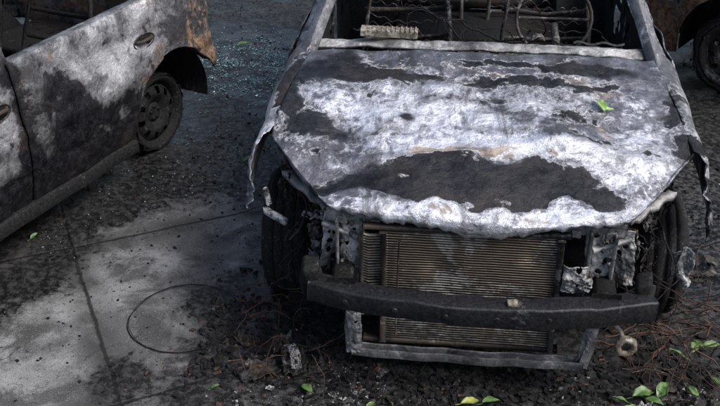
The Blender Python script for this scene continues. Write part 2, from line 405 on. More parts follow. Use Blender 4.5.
    c=MB(); c.grid(lambda u,v:((u*2-1)*.71,.965+.13*v+.05*(u*2-1)**2,.925-.035*(u*2-1)**2+.008*fn(u*8,v*3,seed,2)),60,6)
    c.obj("cowl_tray",M_char,P,solid=.006)
    b=MB(); b.box((0,(1.1+WR-.45)/2,.215),(1.5,WR-.45-1.1,.03)); b.box((0,(WR-.46+L-.1)/2,.235),(.94,L-.1-WR+.46,.03)); b.box((0,1.13,.58),(1.46,.03,.68)); b.bar([(0,1.2,.26),(0,2.6,.26)],.24,.10)
    b.box((0,2.85,.36),(.98,.5,.20)); b.box((0,L-.35,.44),(.96,.5,.06)); b.obj("floor_tub",M_char,P,bevel=.02)
    for sd in(-1,1):
        if strip: make_wheel(P,(sd*.77,CX-.03,.262),sd,r=.268,name="front_wheel",mat=M_rim,bare=True)
        else: make_wheel(P,(sd*.765,CX,.272),sd,name="front_wheel")
        make_wheel(P,(sd*(.775-winset),WR,wr),sd,r=wr-.002,name="rear_wheel",mat=wmat)
        a=MB(); a.lathe((0,WR,CZ),[(AR-.005,sd*.50),(AR-.003,sd*.85)],24,a0=-.2,a1=math.pi+.2); a.lathe((0,WR,CZ),[(.02,sd*.50),(AR-.005,sd*.50)],24,a0=-.2,a1=math.pi+.2)
        if not strip:
            a.lathe((0,CX,CZ),[(AR-.005,sd*.58),(AR-.003,sd*.82)],24,a0=-.2,a1=math.pi+.2); a.lathe((0,CX,CZ),[(.02,sd*.58),(AR-.005,sd*.58)],24,a0=-.2,a1=math.pi+.2)
        a.obj("wheel_housing",M_char,P)
        x=MB(); x.tube([(sd*.70,CX,.27),(0.,CX,.25)],.02,8); x.tube([(sd*.60,WR,.22),(0,WR,.22)],.03,8); x.tube([(sd*.62,CX+.02,.25),(sd*.55,CX+.04,.80)],.035,10); x.obj("axle_and_strut",M_char,P)
    sm_=M_seat if strip else M_char
    seat(P,-.37,2.0,"front_seat_frame",sm_); seat(P,.37,2.02,"front_seat_frame",sm_); seat(P,-.32,2.95,"rear_seat_frame",sm_); seat(P,.32,2.95,"rear_seat_frame",sm_)
    if not strip:
        fb=MB(); path2=[]
        for i in range(8): path2.append((W-.03,.335-.10*i/8))
        for i in range(14):
            a=i/14*math.pi/2; path2.append((W-.33+.30*math.cos(a)**.8,.235-.20*math.sin(a)**.8))
        for i in range(13): path2.append(((W-.33)*(1-i/12),.035-.04*(i/12)))
        path2=path2+[(-x,y) for x,y in reversed(path2[:-1])]; n2=len(path2)-1
        def bf(u,v):
            i=min(n2,int(round(u*n2))); x,y=path2[i]; zt=.68+.10*sm((abs(x)-.5)/.3)
            z=.2+(zt-.2)*v; w_=warp((x,y,z),.02,4); k=1-tum(z)/W
            return (x*k*(1+w_),y+w_-(.03 if z<.5 else 0),z)
        fb.grid(bf,n2,40,lambda u,v: not(.52<v<.68 and .3<u<.7) and not (.76<v<.95 and (.16<u<.33 or .67<u<.84)))
        fb.obj("front_bumper_shell",mat,P,solid=.004,burn=burnf)
        k=MB(); k.box((0,.5,.42),(1.1,.7,.4)); k.obj("engine_block",M_char,P,bevel=.05)

# ---- main car ---------------------------------------------------------
def hood_burn(x,y,z):
    n=fn(x,y,0,3.2,4)*.10; n2=fn(x+5,y,0,2.0,3)*.07; n3=fn(x,y,6,8,3)*.03
    yy=y+n*.7+n3+.02*math.sin(x*7); 
    soot=.12+.28*max(0,fn(x,y*2.5,9,5,3))
    lo=.065+.12*(x/.8)**2+.02*math.sin(x*9); hi=.325+.05*math.sin(x*3.3+1.0)-.08*sm((x-.15)/.4)
    band=sm((yy-lo)/.04)*sm((hi-yy)/.11)*sm((x+.74+n)/.08)*sm((.60-x+n)/.18)
    soot=max(soot,1.0*band)
    S=[(-.62,.88,.15,.09,.75),(-.76,.70,.06,.18,.60),(-.255,.56,.035,.03,.7),(.50,.91,.20,.04,.7),(.1,.94,.35,.03,.5),(.30,.80,.40,.05,.48),(-.30,.84,.28,.05,.48),(.80,.47,.06,.07,.9),(-.64,.44,.12,.07,.60),(.0,.70,.25,.03,.38),(.74,.68,.05,.22,.45),(.15,.50,.14,.03,.38),(-.45,.66,.05,.10,.3),(.45,.42,.15,.04,.38),(.35,.60,.15,.04,.38),(-.72,.52,.06,.12,.42)]
    for cx,cy,rx,ry,a in S: soot+=a*blob(x+n2,y+n2,cx,cy,rx,ry)
    edge=.03+.12*(x/.78)**2
    if y<edge+.03 and abs(x)<.6: soot=.15+.5*max(0,fn(x*2,0,0,3,2))
    if band>.5: soot-= .65*blob(x,y,-.30,.21,.08,.045)+.6*blob(x,y,.10,.12,.045,.02)+.25*blob(x,y,-.15,.32,.25,.03)+.25*max(0,fn(x*1.2,y*3,2,4,3))
    white=.36+.38*blob(x,y,-.33,.60,.33,.20)+.25*blob(x,y,.62,.50,.12,.30)+.36*blob(x,y,.15,.38,.5,.06)+.16*blob(x,y,.2,.58,.4,.12)+.2*blob(x,y,-.68,.5,.08,.2)
    white-=.22*sm((y-.80)/.15)
    if y<edge+.05: white+=.18
    rust=.14+.85*blob(x,y,-.30,.21,.09,.05)+.65*blob(x,y,.10,.12,.05,.02)+.50*blob(x,y,-.1,.35,.35,.04)+.36*blob(x,y,.3,.80,.4,.08)+.34*blob(x,y,-.4,.86,.25,.08)+.2*blob(x,y,.45,.5,.15,.12)+.26*blob(x,y,0,edge+.03,.5,.035)
    return soot,white,rust
def main_burn(x,y,z):
    if y<1.2 and z>.66: 
        a,b,c=hood_burn(x,y,z); 
        if y<.36: a=.20+.7*blob(x,y,.82,.36,.08,.08)
        return a,b,c
    n=fn(x,y,z,2,4)*.3
    return (.28+n+.2*sm((y-1.2)/1),.36-n,.20+n*.5)
main=empty("burnt_out_car")
build_car(main,M_body,3.9,True,main_burn,M_hood,hood_burn,seed=1)

m=MB()
def rag(s,a=.01,k=5): return a*fn(s,0,0,k,3)
m.sweep([(-.54+.108*i,.135+.03*abs(i-5)/5+rag(i,.006),.668+rag(i+3,.01)) for i in range(11)],[(-.03,-.035),(.03,-.035),(.03,.01),(.045,.01),(.045,.03),(-.03,.03)])
for i in range(9):
    x=-.48+.12*i
    m.box((x,.098,.660+rag(i,.01)),(.035,.012,.03),(0,0,rr(-.3,.3)))
m.obj("upper_crossmember",M_frame,main,bevel=.004,smooth=False,burn=lambda x,y,z:(-.05,.08,-.05))
m=MB()
def plate(c,w,h,lean=0,holes=5,seed=0,ry=0):
    hs=[(rr(.2,.8),rr(.08,.92),rr(.06,.11)) for _ in range(holes)]
    def pf(u,v):
        x=(u-.5)*w*(1+.15*fn(v*3,seed,0,2)); z=(v-.5)*h
        y=.012*fn(u*2,v*4,seed,1.5)+.012*(abs(u-.5)*2)**4
        return (c[0]+x*math.cos(ry)+lean*z,c[1]+y+x*math.sin(ry),c[2]+z)
    def kp(u,v):
        for a,b,r in hs:
            if ((u-a)*w)**2+((v-b)*h)**2<(r*w*1.2)**2: return False
        return True
    m.grid(pf,34,int(34*h/w*.9),kp)
plate((-.450,.10,.50),.085,.40,.05,8,1)
plate((.455,.10,.50),.095,.38,-.08,8,2)
plate((-.52,.17,.54),.11,.24,.1,5,3,.5)
plate((.54,.17,.53),.11,.24,-.1,5,4,-.5)
plate((.365,.035,.50),.085,.11,0,4,5)
plate((.405,.03,.485),.05,.05,0,1,6)
plate((-.43,-.02,.24),.06,.18,.0,3,7); plate((.44,.0,.24),.05,.20,.15,3,8)
for sx in(-1,1):
    m.bar([(sx*.41,.085,.32),(sx*.412,.082,.68)],.006,.03,up=(0,-1,0)); m.bar([(sx*.498,.09,.34),(sx*.50,.088,.67)],.006,.03,up=(0,-1,0))
    m.bar([(sx*.42,.088,.60),(sx*.56,.13,.63)],.02,.012)
    m.sweep([(sx*(.55+.019*i),.20+.018*i+.006*math.sin(i*2),.655+.004*i+.008*math.sin(i*1.7+sx)) for i in range(11)],[(-.016,-.008),(.016,-.008),(.016,.008),(.0,.004),(-.016,.008)])
m.obj("radiator_support_brackets",M_frame,main,solid=.004,burn=lambda x,y,z:(-.02+.5*max(0,abs(x)-.5),.12,-.05))
m=MB()
for i in range(26):
    sx=random.choice((-1,1)); x=sx*rr(.42,.49); m.lathe((x,.085,rr(.35,.66)),[(0,-.008),(.006,-.008),(.007,0),(.010,.002)],8,axis=1)
m.obj("bolts",M_seat,main)
# radiator: straight flat tubes, corrugated fins between them, a few dents
m=MB(); nf=46; RL=-.325; RW=.635
def dent(x,z): return .012*blob(x,z,-.12,.50,.06,.05)+.010*blob(x,z,.15,.38,.08,.03)+.008*blob(x,z,.22,.56,.04,.04)
for i in range(nf):
    z=.175+.478*i/(nf-1)
    pts=[]
    for j in range(41):
        x=RL+RW*j/40; d=dent(x,z)
        pts.append((x,.070+d+.0015*fn(j*.4,i*.7,0,1),z+.0016*fn(j*.18,i*.10,3,1)-d*.35))
    m.sweep(pts,[(-.010,-.0013),(.010,-.0013),(.010,.0013),(-.010,.0013)])
m.obj("radiator_tubes",M_rad,main)
m=MB()
def finf(u,v):
    x=RL+RW*u; z=.17+.485*v
    return (x,.073+dent(x,z)+.0032*(1 if int(round(u*360))%2 else -1),z)
m.grid(finf,360,30,lambda u,v: fn(u*9,v*7,2,1.4)>-.42)
m.obj("radiator_fins",M_fin,main)
m=MB()
m.bar([(RL,.06,.16),(RL-.002,.058,.65)],.022,.035,up=(0,-1,0)); m.bar([(RL+RW,.06,.16),(RL+RW-.003,.058,.655)],.022,.03,up=(0,-1,0))
m.bar([(-.40,.07,.662),(.34,.07,.665)],.03,.018); m.bar([(-.40,.07,.158),(.34,.07,.160)],.035,.02)
m.bar([(-.275,.045,.2),(-.27,.045,.62)],.006,.010,up=(0,-1,0))
m.obj("radiator_frame",M_wheel,main,bevel=.003)
m=MB()
for i in range(30):
    z=.29+.34*i/29; m.sweep([(-.405,.075,z),(-.38,.06,z+.002*math.sin(i)),(-.335,.07,z)],[(-.01,-.0016),(.01,-.0016),(.01,.0016),(-.01,.0016)])
m.tube([(-.405,.07,.27),(-.407,.07,.64)],.011,8)
m.obj("oil_cooler",M_rad,main)
m=MB()
sec=[(-.022,-.018),(.022,-.018),(.022,.018),(.014,.018),(.014,-.010),(-.014,-.010),(-.014,.018),(-.022,.018)]
m.sweep([(-.435+.0865*i,.0+rag(i,.006,.8),.150+rag(i+9,.008,.8)) for i in range(11)],sec)
m.bar([(-.435,.0,.14),(-.45,.01,.25),(-.44,.04,.38)],.035,.018,up=(0,-1,0)); m.bar([(.43,.0,.14),(.45,.01,.24),(.445,.05,.36)],.035,.018,up=(0,-1,0))
m.obj("lower_crossmember",M_frame,main,bevel=.002,burn=lambda x,y,z:(.0+.4*fn(x,0,0,4),.0,0))
m=MB()
def bx(i): return -.60+.0122*i
pts=[(bx(i)+.02,-.110+.09*((bx(i)+.0)/.6)**2,.445+.004*fn(i*.06,0,0,1)) for i in range(101)]
ssec=[(.0,-.043),(.036,-.042),(.042,-.038),(.044,.0),(.042,.034),(.036,.040),(-.033,.043),(-.038,.038),(-.038,-.038)]
m.sweep(pts,ssec)
m.v=[(x,y+.005*fn(x,y,z,8),z+.006*fn(x,z,y,6)) for x,y,z in m.v]
for i in range(6):
    x=-.45+.18*i; yy=-.110+.09*(x/.6)**2-.043
    m.lathe((x,yy,.44),[(0,-.004),(.012,-.004),(.013,.004)],10,axis=1)
m.obj("bumper_beam",M_beam,main,bevel=.003)
m=MB()
m.box((-.585,-.01,.505),(.065,.08,.075),(.1,.05,.2),.01); m.box((-.60,.04,.45),(.06,.12,.11),(0,.1,.3),.012); m.box((.61,.03,.48),(.06,.09,.09),(0,-.15,-.2),.012); m.box((.62,.02,.44),(.05,.10,.10),(.0,.1,-.3),.012)
m.bar([(-.47,-.05,.45),(-.50,.5,.42),(-.5,1.1,.35)],.08,.09); m.bar([(.47,-.05,.45),(.50,.5,.42),(.5,1.1,.35)],.08,.09)
m.obj("crash_box_and_rails",M_char,main,bevel=.012)
m=MB(); m.lathe((.555,-.09,.315),[(.018,.0),(.022,-.012),(.034,-.014),(.040,-.006),(.038,.014),(.02,.02),(.0,.02)],32,axis=1,jit=.006)
m.tube([(.555,-.07,.315),(.54,-.03,.34),(.49,0,.38)],.008,6)
m.obj("tow_eye_fitting",M_tan,main)
m=MB()
m.box((0,.48,.42),(.85,.45,.36),(0,.05,.02),.02); m.box((.12,.50,.64),(.5,.25,.10),(0,0,.1),.02); m.box((-.33,.33,.48),(.16,.2,.3),(0,.1,.3),.02)
m.lathe((.38,.26,.45),[(0,-.06),(.09,-.06),(.095,0),(.06,.05)],20,axis=1)
m.lathe((-.15,.20,.4),[(0,-.03),(.17,-.03),(.175,.02)],28,axis=1)
m.obj("engine_block",M_char,main,bevel=.02)
m=MB()
for sd in(-1,1):
    def iw(u,v):
        y=.24+.86*u; x=.56+.02*fn(u*3,v*3,sd,2); zt=hood_z(x,y)-.07
        return (sd*x,y,.34+(zt-.34)*v)
    m.grid(iw,30,20,lambda u,v:fn(u*3,v*3,sd*4,1.2)>-.45)
    m.lathe((sd*.58,CX+.02,.76),[(0.02,.03),(.09,.03),(.10,0),(.11,-.25)],18,axis=2)
m.obj("inner_wings",M_wheel,main,solid=.004)
m=MB(); w=MB(); mc=MB()
for sd in(-1,1):
    for i in range(38):
        x=sd*rr(.54,.78); y=.20+(abs(x)-.55)*.9+rr(-.02,.20); z=rr(.56,min(.69,hood_z(x,y)-.08))
        if i%2==0: x=sd*rr(.50,.64); z=rr(.36,.6); y=rr(.16,.36)
        wd=rr(.03,.08);hh=rr(.03,.08);sdv=rr(0,50);ang=rr(0,3)
        (m if i%4==0 else mc).grid(lambda u,v:(x+(u-.5)*wd*math.cos(ang)+.012*fn(u*2,v*2,sdv,1.5),y+(u-.5)*wd*math.sin(ang)+.02*fn(u*2,v*2,sdv+3,1.5),z+(v-.5)*hh+.01*fn(u*3,v,sdv+7,1.5)),12,12,lambda u,v:fn(u*2,v*2,sdv,1.1)>-.35)
    for i in range(26):
        p=Vector((sd*rr(.5,.72),rr(.2,.4),rr(.4,.68))); d=Vector((rr(-1,1),rr(-1,.4),rr(-1,.3))).normalized(); pts=[]
        for k in range(9):
            pts.append(p.copy()); d=(d+Vector((rr(-.6,.6),rr(-.6,.6),rr(-.7,.4)))).normalized(); p=p+d*.026
            p.x=sd*min(.80,abs(p.x)); p.z=min(p.z,hood_z(p.x,p.y)-.05)
        w.tube(pts,rr(.002,.005),5)
m.obj("lamp_cavity_remains",M_frame,main,solid=.002,burn=lambda x,y,z:(.10,-.05,.12))
mc.obj("charred_lamp_housings",M_wheel,main,solid=.002)
w.obj("burnt_hoses_and_wiring",M_char,main)
m=MB()
m.sweep([(-.82,.33,.55),(-.78,.28,.56),(-.72,.26,.54)],[(-.006,-.011),(.006,-.011),(.006,.011),(-.006,.011)])
m.sweep([(-.80,.32,.58),(-.81,.31,.66)],[(-.004,-.008),(.004,-.008),(.004,.008),(-.004,.008)])
m.sweep([(.78,.30,.48),(.80,.27,.40),(.83,.26,.36)],[(-.02,-.006),(.02,-.006),(.012,.006),(-.015,.006)])
m.grid(lambda u,v:(.77+.05*u+.02*v,.27+.02*math.sin(u*4),.40+.12*v-.03*u),14,16,lambda u,v:fn(u*3,v*3,1.5,1.5)>-.2)
m.obj("molten_trim_strips",M_white,main,solid=.004)
m=MB()
m.tube([(-.70,1.36,.80),(0,1.38,.83),(.70,1.36,.80)],.022,10)
m.tube([(.37,1.35,.82),(.36,1.62,.90)],.02,8)
cx,cy,cz=.36,1.66,.92
m.tube([(cx+.18*math.cos(a/28*6.283),cy+.06*math.sin(a/28*6.283),cz+.16*math.sin(a/28*6.283)) for a in range(28)],.009,6,close=True)
m.tube([(cx-.17,cy,cz),(cx+.17,cy,cz)],.008,6)
for i in range(14):
    x=rr(-.6,.6); m.bar([(x,1.25,.90+rr(-.05,.04)),(x+rr(-.05,.05),1.42,.80),(x+rr(-.1,.1),1.45,.5)],.02,.006)
m.box((0,1.40,.66),(.26,.14,.24),(0,.05,0),.01); m.box((-.36,1.42,.72),(.3,.12,.10),(.1,.1,.1),.01)
m.obj("dashboard_frame",M_seat,main)
m=MB()
for i in range(40):
    p=Vector((rr(-.6,.6),rr(1.25,1.7),rr(.7,.98))); d=Vector((rr(-1,1),rr(-1,1),rr(-1,0)));pts=[]
    for k in range(12):
        pts.append(p.copy()); d=(d+Vector((rr(-.6,.6),rr(-.6,.6),rr(-.6,.4)))).normalized(); p=p+d*.035; p.z=min(p.z,1.0)
    m.tube(pts,rr(.002,.005),4)
m.obj("interior_wiring",M_char,main)
m=MB(); m.box((-.40,1.15,1.007),(.25,.06,.03),(0,.03,.02),.003)
for i in range(12): m.box((-.515+.021*i,1.15,1.022),(.008,.062,.006),(0,.03,.02))
m.obj("heater_core",M_tan,main,bevel=.003,smooth=False)
m=MB()
m.grid(lambda u,v:(.22+.06*u,1.14+.04*v,.995+.02*math.sin(u*3)+.01*fn(u*2,v*2,0,2)),8,5); m.grid(lambda u,v:(.40+.22*u,1.14+.02*v,.99+.006*math.sin(u*13)),14,3)
m.obj("wiper_linkage_remains",M_seat,main,solid=.004)

# ---- left car ---------------------------------------------------------
def left_burn(x,y,z):
    n=fn(x+3,y,z,2.2,4)
    soot=.20+.14*n
    soot+=.65*blob(y,z,2.45,.58,.18,.24)+.6*blob(y,z,2.20,.60,.07,.35)+.55*blob(y,z,1.85,.60,.16,.24)+.75*sm((.48-z)/.18)+.45*blob(y,z,2.75,.48,.28,.07)+.45*blob(y,z,1.9,.36,.3,.1)
    soot+=.40*blob(y,z,3.07,.80,.10,.05)+.25*blob(y,z,2.75,.82,.2,.03)+.4*blob(y,z,2.05,.88,.2,.05)+.25*blob(y,z,3.2,.62,.25,.06)
    soot-=.20*blob(y,z,2.85,.70,.20,.09)
    if z>.93 or y<1.2: soot+=.25
    if y>3.22: soot+=.05+.2*sm((z-.8)/.15)
    white=.46+.25*blob(y,z,1.9,.8,.3,.12)+.30*blob(y,z,2.85,.74,.28,.13)+.2*n
    rd=abs(math.hypot(y-3.29,z-.30)-.36)
    rust=.10+.46*sm((y-3.16+.35*n+.2*(z-.7))/.35)-.1*n+.2*blob(y,z,2.5,.3,.4,.08)+.40*blob(y,z,3.05,.93,.25,.05)+.34*math.exp(-(rd/.06)**2)+.30*math.exp(-((y-2.24)/.03)**2)+.25*math.exp(-((y-3.17)/.03)**2)+.22*blob(y,z,2.5,.87,.3,.03)
    return soot,white,rust
la=math.radians(20.8)
AR=.325
lc=empty("burnt_out_hatchback",(-3.60,-.95,0),-la)
build_car(lc,M_silver,3.80,False,left_burn,seed=5,BP=2.20,RD=3.20,rearz=.40,wr=.225,winset=.12,WR=3.29,wmat=M_char)
AR=.365
def r_burn(x,y,z):
    n=fn(x+8,y,z,2.2,4)
    return (.12+.3*n,.30-.2*n+.2*sm((z-.75)/.1),.46-.3*n)
ax=math.atan2(-.85,-.53)
rc=empty("burnt_out_rusty_car",(1.47,4.06,0),ax)
build_car(rc,M_rusty,3.85,False,r_burn,seed=9)

# ------------------------------------------------------------------ ground
U=Vector((.49,-.872,0)); V=Vector((.872,.49,0))
def light_zone(x,y):
    n=fn(x,y,0,1.6,5)*.30
    a=sm((-.93-x+n)/.50)*sm((1.62-y+n*.9)/.8)
    d=(x+1.76)*.935+(y-1.45)*(-.355)
    a*=sm((d+.02+n*.5)/.38)  # paints the left car's shade into the ground colour along its side
    a-=.9*blob(x,y,-1.36,-.12,.14,.20)+.7*blob(x,y,-.90,-.2,.20,.14)+.45*blob(x,y,-1.85,.55,.28,.13)+.3*blob(x,y,-1.12,.34,.14,.13)+.2*blob(x,y,-1.6,1.1,.3,.1)+.3*blob(x,y,-1.75,.1,.12,.2)+.25*blob(x,y,-1.45,.75,.2,.08)  # stains; the blob beside the left car also paints in some of its shade
    far=.55*sm((abs(x)-3.5+n*3)/2.5)+.55*sm((-1.2-y+n*2)/1.5)+.4*sm((y-6+n*2)/3)
    return max(a,min(far,.8))
def gz(x,y):
    if abs(x)>4 or y>6.5 or y<-1.8: return 0
    l=light_zone(x,y)
    return (1-sm(l*2))*(.005+.006*fn(x,y,0,7,3)+.010*max(0,fn(x,y,3,3,3))) 
def lines(a,b,step,far):
    o=[];x=a
    while x<b: o.append(x); x+=step
    o.append(b); s=step*1.6; l=b
    while l<far: l+=s; o.append(l); s*=1.5
    l=a; s=step*1.6; pre=[]
    while l>-far: l-=s; pre.append(l); s*=1.5
    return list(reversed(pre))+o
xs=lines(-2.8,1.9,.026,250); ys=lines(-.7,4.8,.030,250)
g=MB()
nx,ny=len(xs)-1,len(ys)-1
g.grid(lambda u,v:(xs[round(u*nx)],ys[round(v*ny)],gz(xs[round(u*nx)],ys[round(v*ny)])),nx,ny)
N=NT("scorched_concrete_ground"); a_,b_,c_=N.burn()
nA=N.noise(1.7,9,.66,.4); nB=N.noise(6,10,.7,.3); nC=N.noise(32,8,.72); nD=N.noise(190,4,.65); nE=N.noise(.9,7,.65,.5,off=5); nF=N.noise(3.2,9,.7,.3,off=9); nH=N.noise(480,3,.6)
lv=N.ma('ADD',a_,N.ma('ADD',N.ma('MULTIPLY',N.ma('SUBTRACT',nB,.5),1.7),N.ma('MULTIPLY',N.ma('SUBTRACT',nC,.5),1.2)))
lz=N.mr(lv,.20,.84)
con=N.mix(N.mr(nB,.3,.7),(.17,.168,.165),(.29,.288,.284))
con=N.mix(N.mr(nC,.35,.65,0,.5),con,(.22,.22,.218))
con=N.mix(N.mr(nA,.43,.59,0,.8),con,(.070,.068,.067))
con=N.mix(N.mr(nF,.50,.60,0,.78),con,(.042,.041,.040))
con=N.mix(N.mr(nF,.32,.42,.4,0),con,(.42,.42,.415))
con=N.mix(N.mr(nC,.54,.62,0,.65),con,(.065,.063,.062))
con=N.mix(N.mr(nD,.54,.65,0,.85),con,(.040,.039,.038))
con=N.mix(N.mr(nD,.32,.42,.6,0),con,(.50,.50,.49))
wob=N.ma('MULTIPLY',N.ma('SUBTRACT',nB,.5),.035)
def joint(vec,off,p):
    q=N.ma('ADD',N.ma('ADD',N.dot(N.co,vec),off),wob); q=N.ma('DIVIDE',q,p); q=N.ma('FRACT',q); q=N.ma('ABSOLUTE',N.ma('SUBTRACT',q,.5)); return N.ma('MULTIPLY',N.ma('SUBTRACT',.5,q),p)
jd=N.ma('MINIMUM',joint(tuple(V),1.242,1.18),joint(tuple(U),.43,1.18))
jw=N.ma('ADD',jd,N.ma('MULTIPLY',N.ma('SUBTRACT',nC,.5),.014))
jm=N.mr(jw,.003,.012,1,0); jsoft=N.mr(jd,.01,.14,.85,0)
con=N.mix(N.ma('MULTIPLY',jsoft,N.mr(nB,.35,.6)),con,(.04,.038,.037))
ck=N.vor(1.3,'DISTANCE_TO_EDGE',vec=N.vadd(N.co,N.noise(5,6,.7)))
con=N.mix(N.mr(ck,.002,.006,.8,0),con,(.03,.03,.03))
con=N.mix(N.ma('MULTIPLY',jm,.92),con,(.014,.014,.013))
dk=N.mix(N.mr(nC,.40,.66),(.004,.004,.004),(.017,.0166,.0163))
dk=N.mix(N.mr(nB,.52,.68,0,.6),dk,(.040,.039,.038))
dk=N.mix(N.mr(nA,.52,.64,0,.35),dk,(.045,.044,.043))
dk=N.mix(N.mr(nD,.61,.71,0,.6),dk,(.15,.148,.145))
dk=N.mix(N.mr(nH,.64,.72,0,.7),dk,(.30,.30,.295))
dk=N.mix(N.ma('MULTIPLY',b_,N.mr(nC,.44,.62)),dk,(.15,.148,.145))
dk=N.mix(N.ma('MULTIPLY',jm,.7),dk,(.003,.003,.003))
col=N.mix(lz,dk,con)
wet=N.mr(nE,.44,.54,0,1)
ro=N.ma('SUBTRACT',N.mr(lz,0,1,.60,.78),N.ma('MULTIPLY',wet,N.mr(lz,0,1,.40,.30)))
hh=N.ma('ADD',N.ma('MULTIPLY',nC,.8),N.ma('MULTIPLY',nD,.35)); hh=N.ma('MULTIPLY',hh,N.mr(lz,0,1,.75,.4)); hh=N.ma('SUBTRACT',hh,N.ma('MULTIPLY',jm,.8))
N.bump(hh,.65,.007)
N.b.inputs["Specular IOR Level"].default_value=.30
M_ground=N.out(col,ro,0.)
def gburn_shade(x,y,z):
    ash=.14+.55*blob(x,y,.75,-.28,.35,.2)+.4*blob(x,y,-.3,-.15,.5,.1)+.3*blob(x,y,-1.1,1.8,.3,1.2)+.3*blob(x,y,1.2,1.5,.3,1.0)
    return light_zone(x,y),min(1,ash),0
g.obj("ground",M_ground,None,burn=gburn_shade)

# ------------------------------------------------------------------ debris
def outside(x,y):
    return not(abs(x)<.5 and .15<y<3.8)
def scat(mb,n,xr,yr,dens,s0,s1,flat=.6,pw=3):
    k=0;t=0
    while k<n and t<n*30:
        t+=1; x=rr(*xr); y=rr(*yr)
        if not outside(x,y) or R()>dens(x,y): continue
        r=s0+(s1-s0)*R()**pw
        mb.chunk((x,y,gz(x,y)+r*.25),r,flat); k+=1
def d_dark(x,y):
    l=light_zone(x,y); d=.05+(1-min(1,l*1.6))*(.15+.85*sm(fn(x,y,1,2.5,3)*1.8+.4))
    return d
def d_near(x,y):
    return d_dark(x,y)*(.12+.88*math.exp(-(max(0,abs(x)-.6)/.45)**2)*math.exp(-(max(0,y-.7)/1.0)**2))
m=MB(); scat(m,6000,(-2.4,1.9),(-.6,4.8),d_dark,.0012,.012,.6,4); scat(m,3000,(-1.6,1.6),(-.6,2.5),d_near,.002,.02); scat(m,4200,(-1.1,1.4),(-.5,.5),d_dark,.002,.026); scat(m,1400,(-2.2,-.9),(-.5,1.6),lambda x,y:1,.001,.011,.6,6)
m.obj("charcoal_debris",M_char,smooth=False)
m=MB(); scat(m,4200,(-2.2,1.9),(-.6,4.2),lambda x,y:d_dark(x,y)**2,.001,.006,.5,2); scat(m,1000,(.3,1.5),(-.55,.1),d_dark,.002,.012,.5); scat(m,500,(-.9,-.3),(-.5,.1),d_dark,.002,.012,.5)
m.obj("ash_fragments",M_ash,smooth=False)
m=MB(); scat(m,1300,(-1.3,1.5),(-.5,.6),d_dark,.002,.016,.4); scat(m,500,(-1.6,-.8),(.5,3.6),d_dark,.002,.012,.4)
m.obj("rust_flakes",M_wire,smooth=False)
N=NT("tempered_glass"); N.b.inputs["IOR"].default_value=1.5
M_glass=N.out((.18,.30,.32),.12,0.)
m=MB()
scat(m,2200,(-2.1,-.75),(2.5,3.9),lambda x,y:math.exp(-((x+1.45)/.45)**2-((y-3.2)/.45)**2)*(.15+sm(fn(x,y,2,5,3)*2+.5)),.003,.009,.5,1.5)
scat(m,400,(-1.7,-.9),(1.0,3.0),lambda x,y:.5,.002,.006,.5,1.5)
m.obj("shattered_window_glass",M_glass,smooth=False)

m=MB()
def ring(c,r,th,tilt=0,ph=0,w=.03):
    m.tube([(c[0]+(r+.008*fn(math.cos(a/90*6.283),math.sin(a/90*6.283),ph,1.5))*math.cos(a/90*6.283)*(1+w*math.sin(a/90*12.6+ph)),c[1]+(r+.012*fn(math.cos(a/90*6.283),math.sin(a/90*6.283),ph+3,1.5))*math.sin(a/90*6.283),c[2]+gz(c[0],c[1])*.3+tilt*math.cos(a/90*6.283)+.004*math.sin(a/13)) for a in range(90)],th,5,close=True)
ring((-1.19,.31,.010),.235,.0020,.004); ring((-1.185,.305,.014),.232,.0012,.006,2.,.05)
m.obj("tyre_bead_wire",M_char)
m=MB()
for i in range(110):
    p=Vector((rr(.62,1.02),rr(-.05,.55),rr(.02,.45)*R()+.02)); d=Vector((rr(-1,1),rr(-1,1),rr(-.2,.9))).normalized(); pts=[]
    for k in range(int(rr(7,13))):
        pts.append(p.copy()); d=(d+Vector((rr(-.45,.45),rr(-.45,.45),rr(-.6,.35)))).normalized(); p=p+d*.028; p.z=max(.008,p.z)
    m.tube(pts,rr(.001,.003),4)
for i in range(34):
    p=Vector((rr(-.98,-.58),rr(-.08,.5),rr(.02,.15))); d=Vector((rr(-1,1),rr(-1,1),rr(-.2,.5))).normalized(); pts=[]
    for k in range(9):
        pts.append(p.copy()); d=(d+Vector((rr(-.45,.45),rr(-.45,.45),rr(-.6,.35)))).normalized(); p=p+d*.025; p.z=max(.008,p.z)
    m.tube(pts,rr(.001,.003),4)
m.obj("burnt_wire_tangle",M_wire)
def scrap(mb,c,w,h,sd,rz,tilt=.4):
    ca,sa=math.cos(rz),math.sin(rz)
    def f(u,v):
        a=(u-.5)*w;b=(v-.5)*h
        z=abs(.5*min(w,h)*fn(u*1.5,v*1.5,sd,1.2)*1.0)+tilt*(v)*h*.5
        return (c[0]+a*ca-b*sa,c[1]+a*sa+b*ca,c[2]+.006+z)
    mb.grid(f,20,20,lambda u,v:fn(u*2.0,v*2.0,sd+4,1.1)>-.25)
m=MB()
scrap(m,(-.80,-.02,.0),.16,.08,1,.7); scrap(m,(-.67,.02,.02),.09,.12,2.2,.3,.6); scrap(m,(-.74,.16,.0),.12,.08,5.2,1.8); scrap(m,(.74,.02,.0),.14,.08,8,.2)
scrap(m,(-.02,-.02,.0),.10,.05,18,1.2); scrap(m,(1.05,.9,0),.22,.12,21,.2); scrap(m,(.9,-.05,0),.10,.08,28,.5)
scrap(m,(-.62,.05,.0),.13,.11,40,.5); scrap(m,(-.90,.18,.0),.10,.07,44,2.5)
m.obj("scorched_metal_scraps",M_wheel,solid=.004)
m=MB()
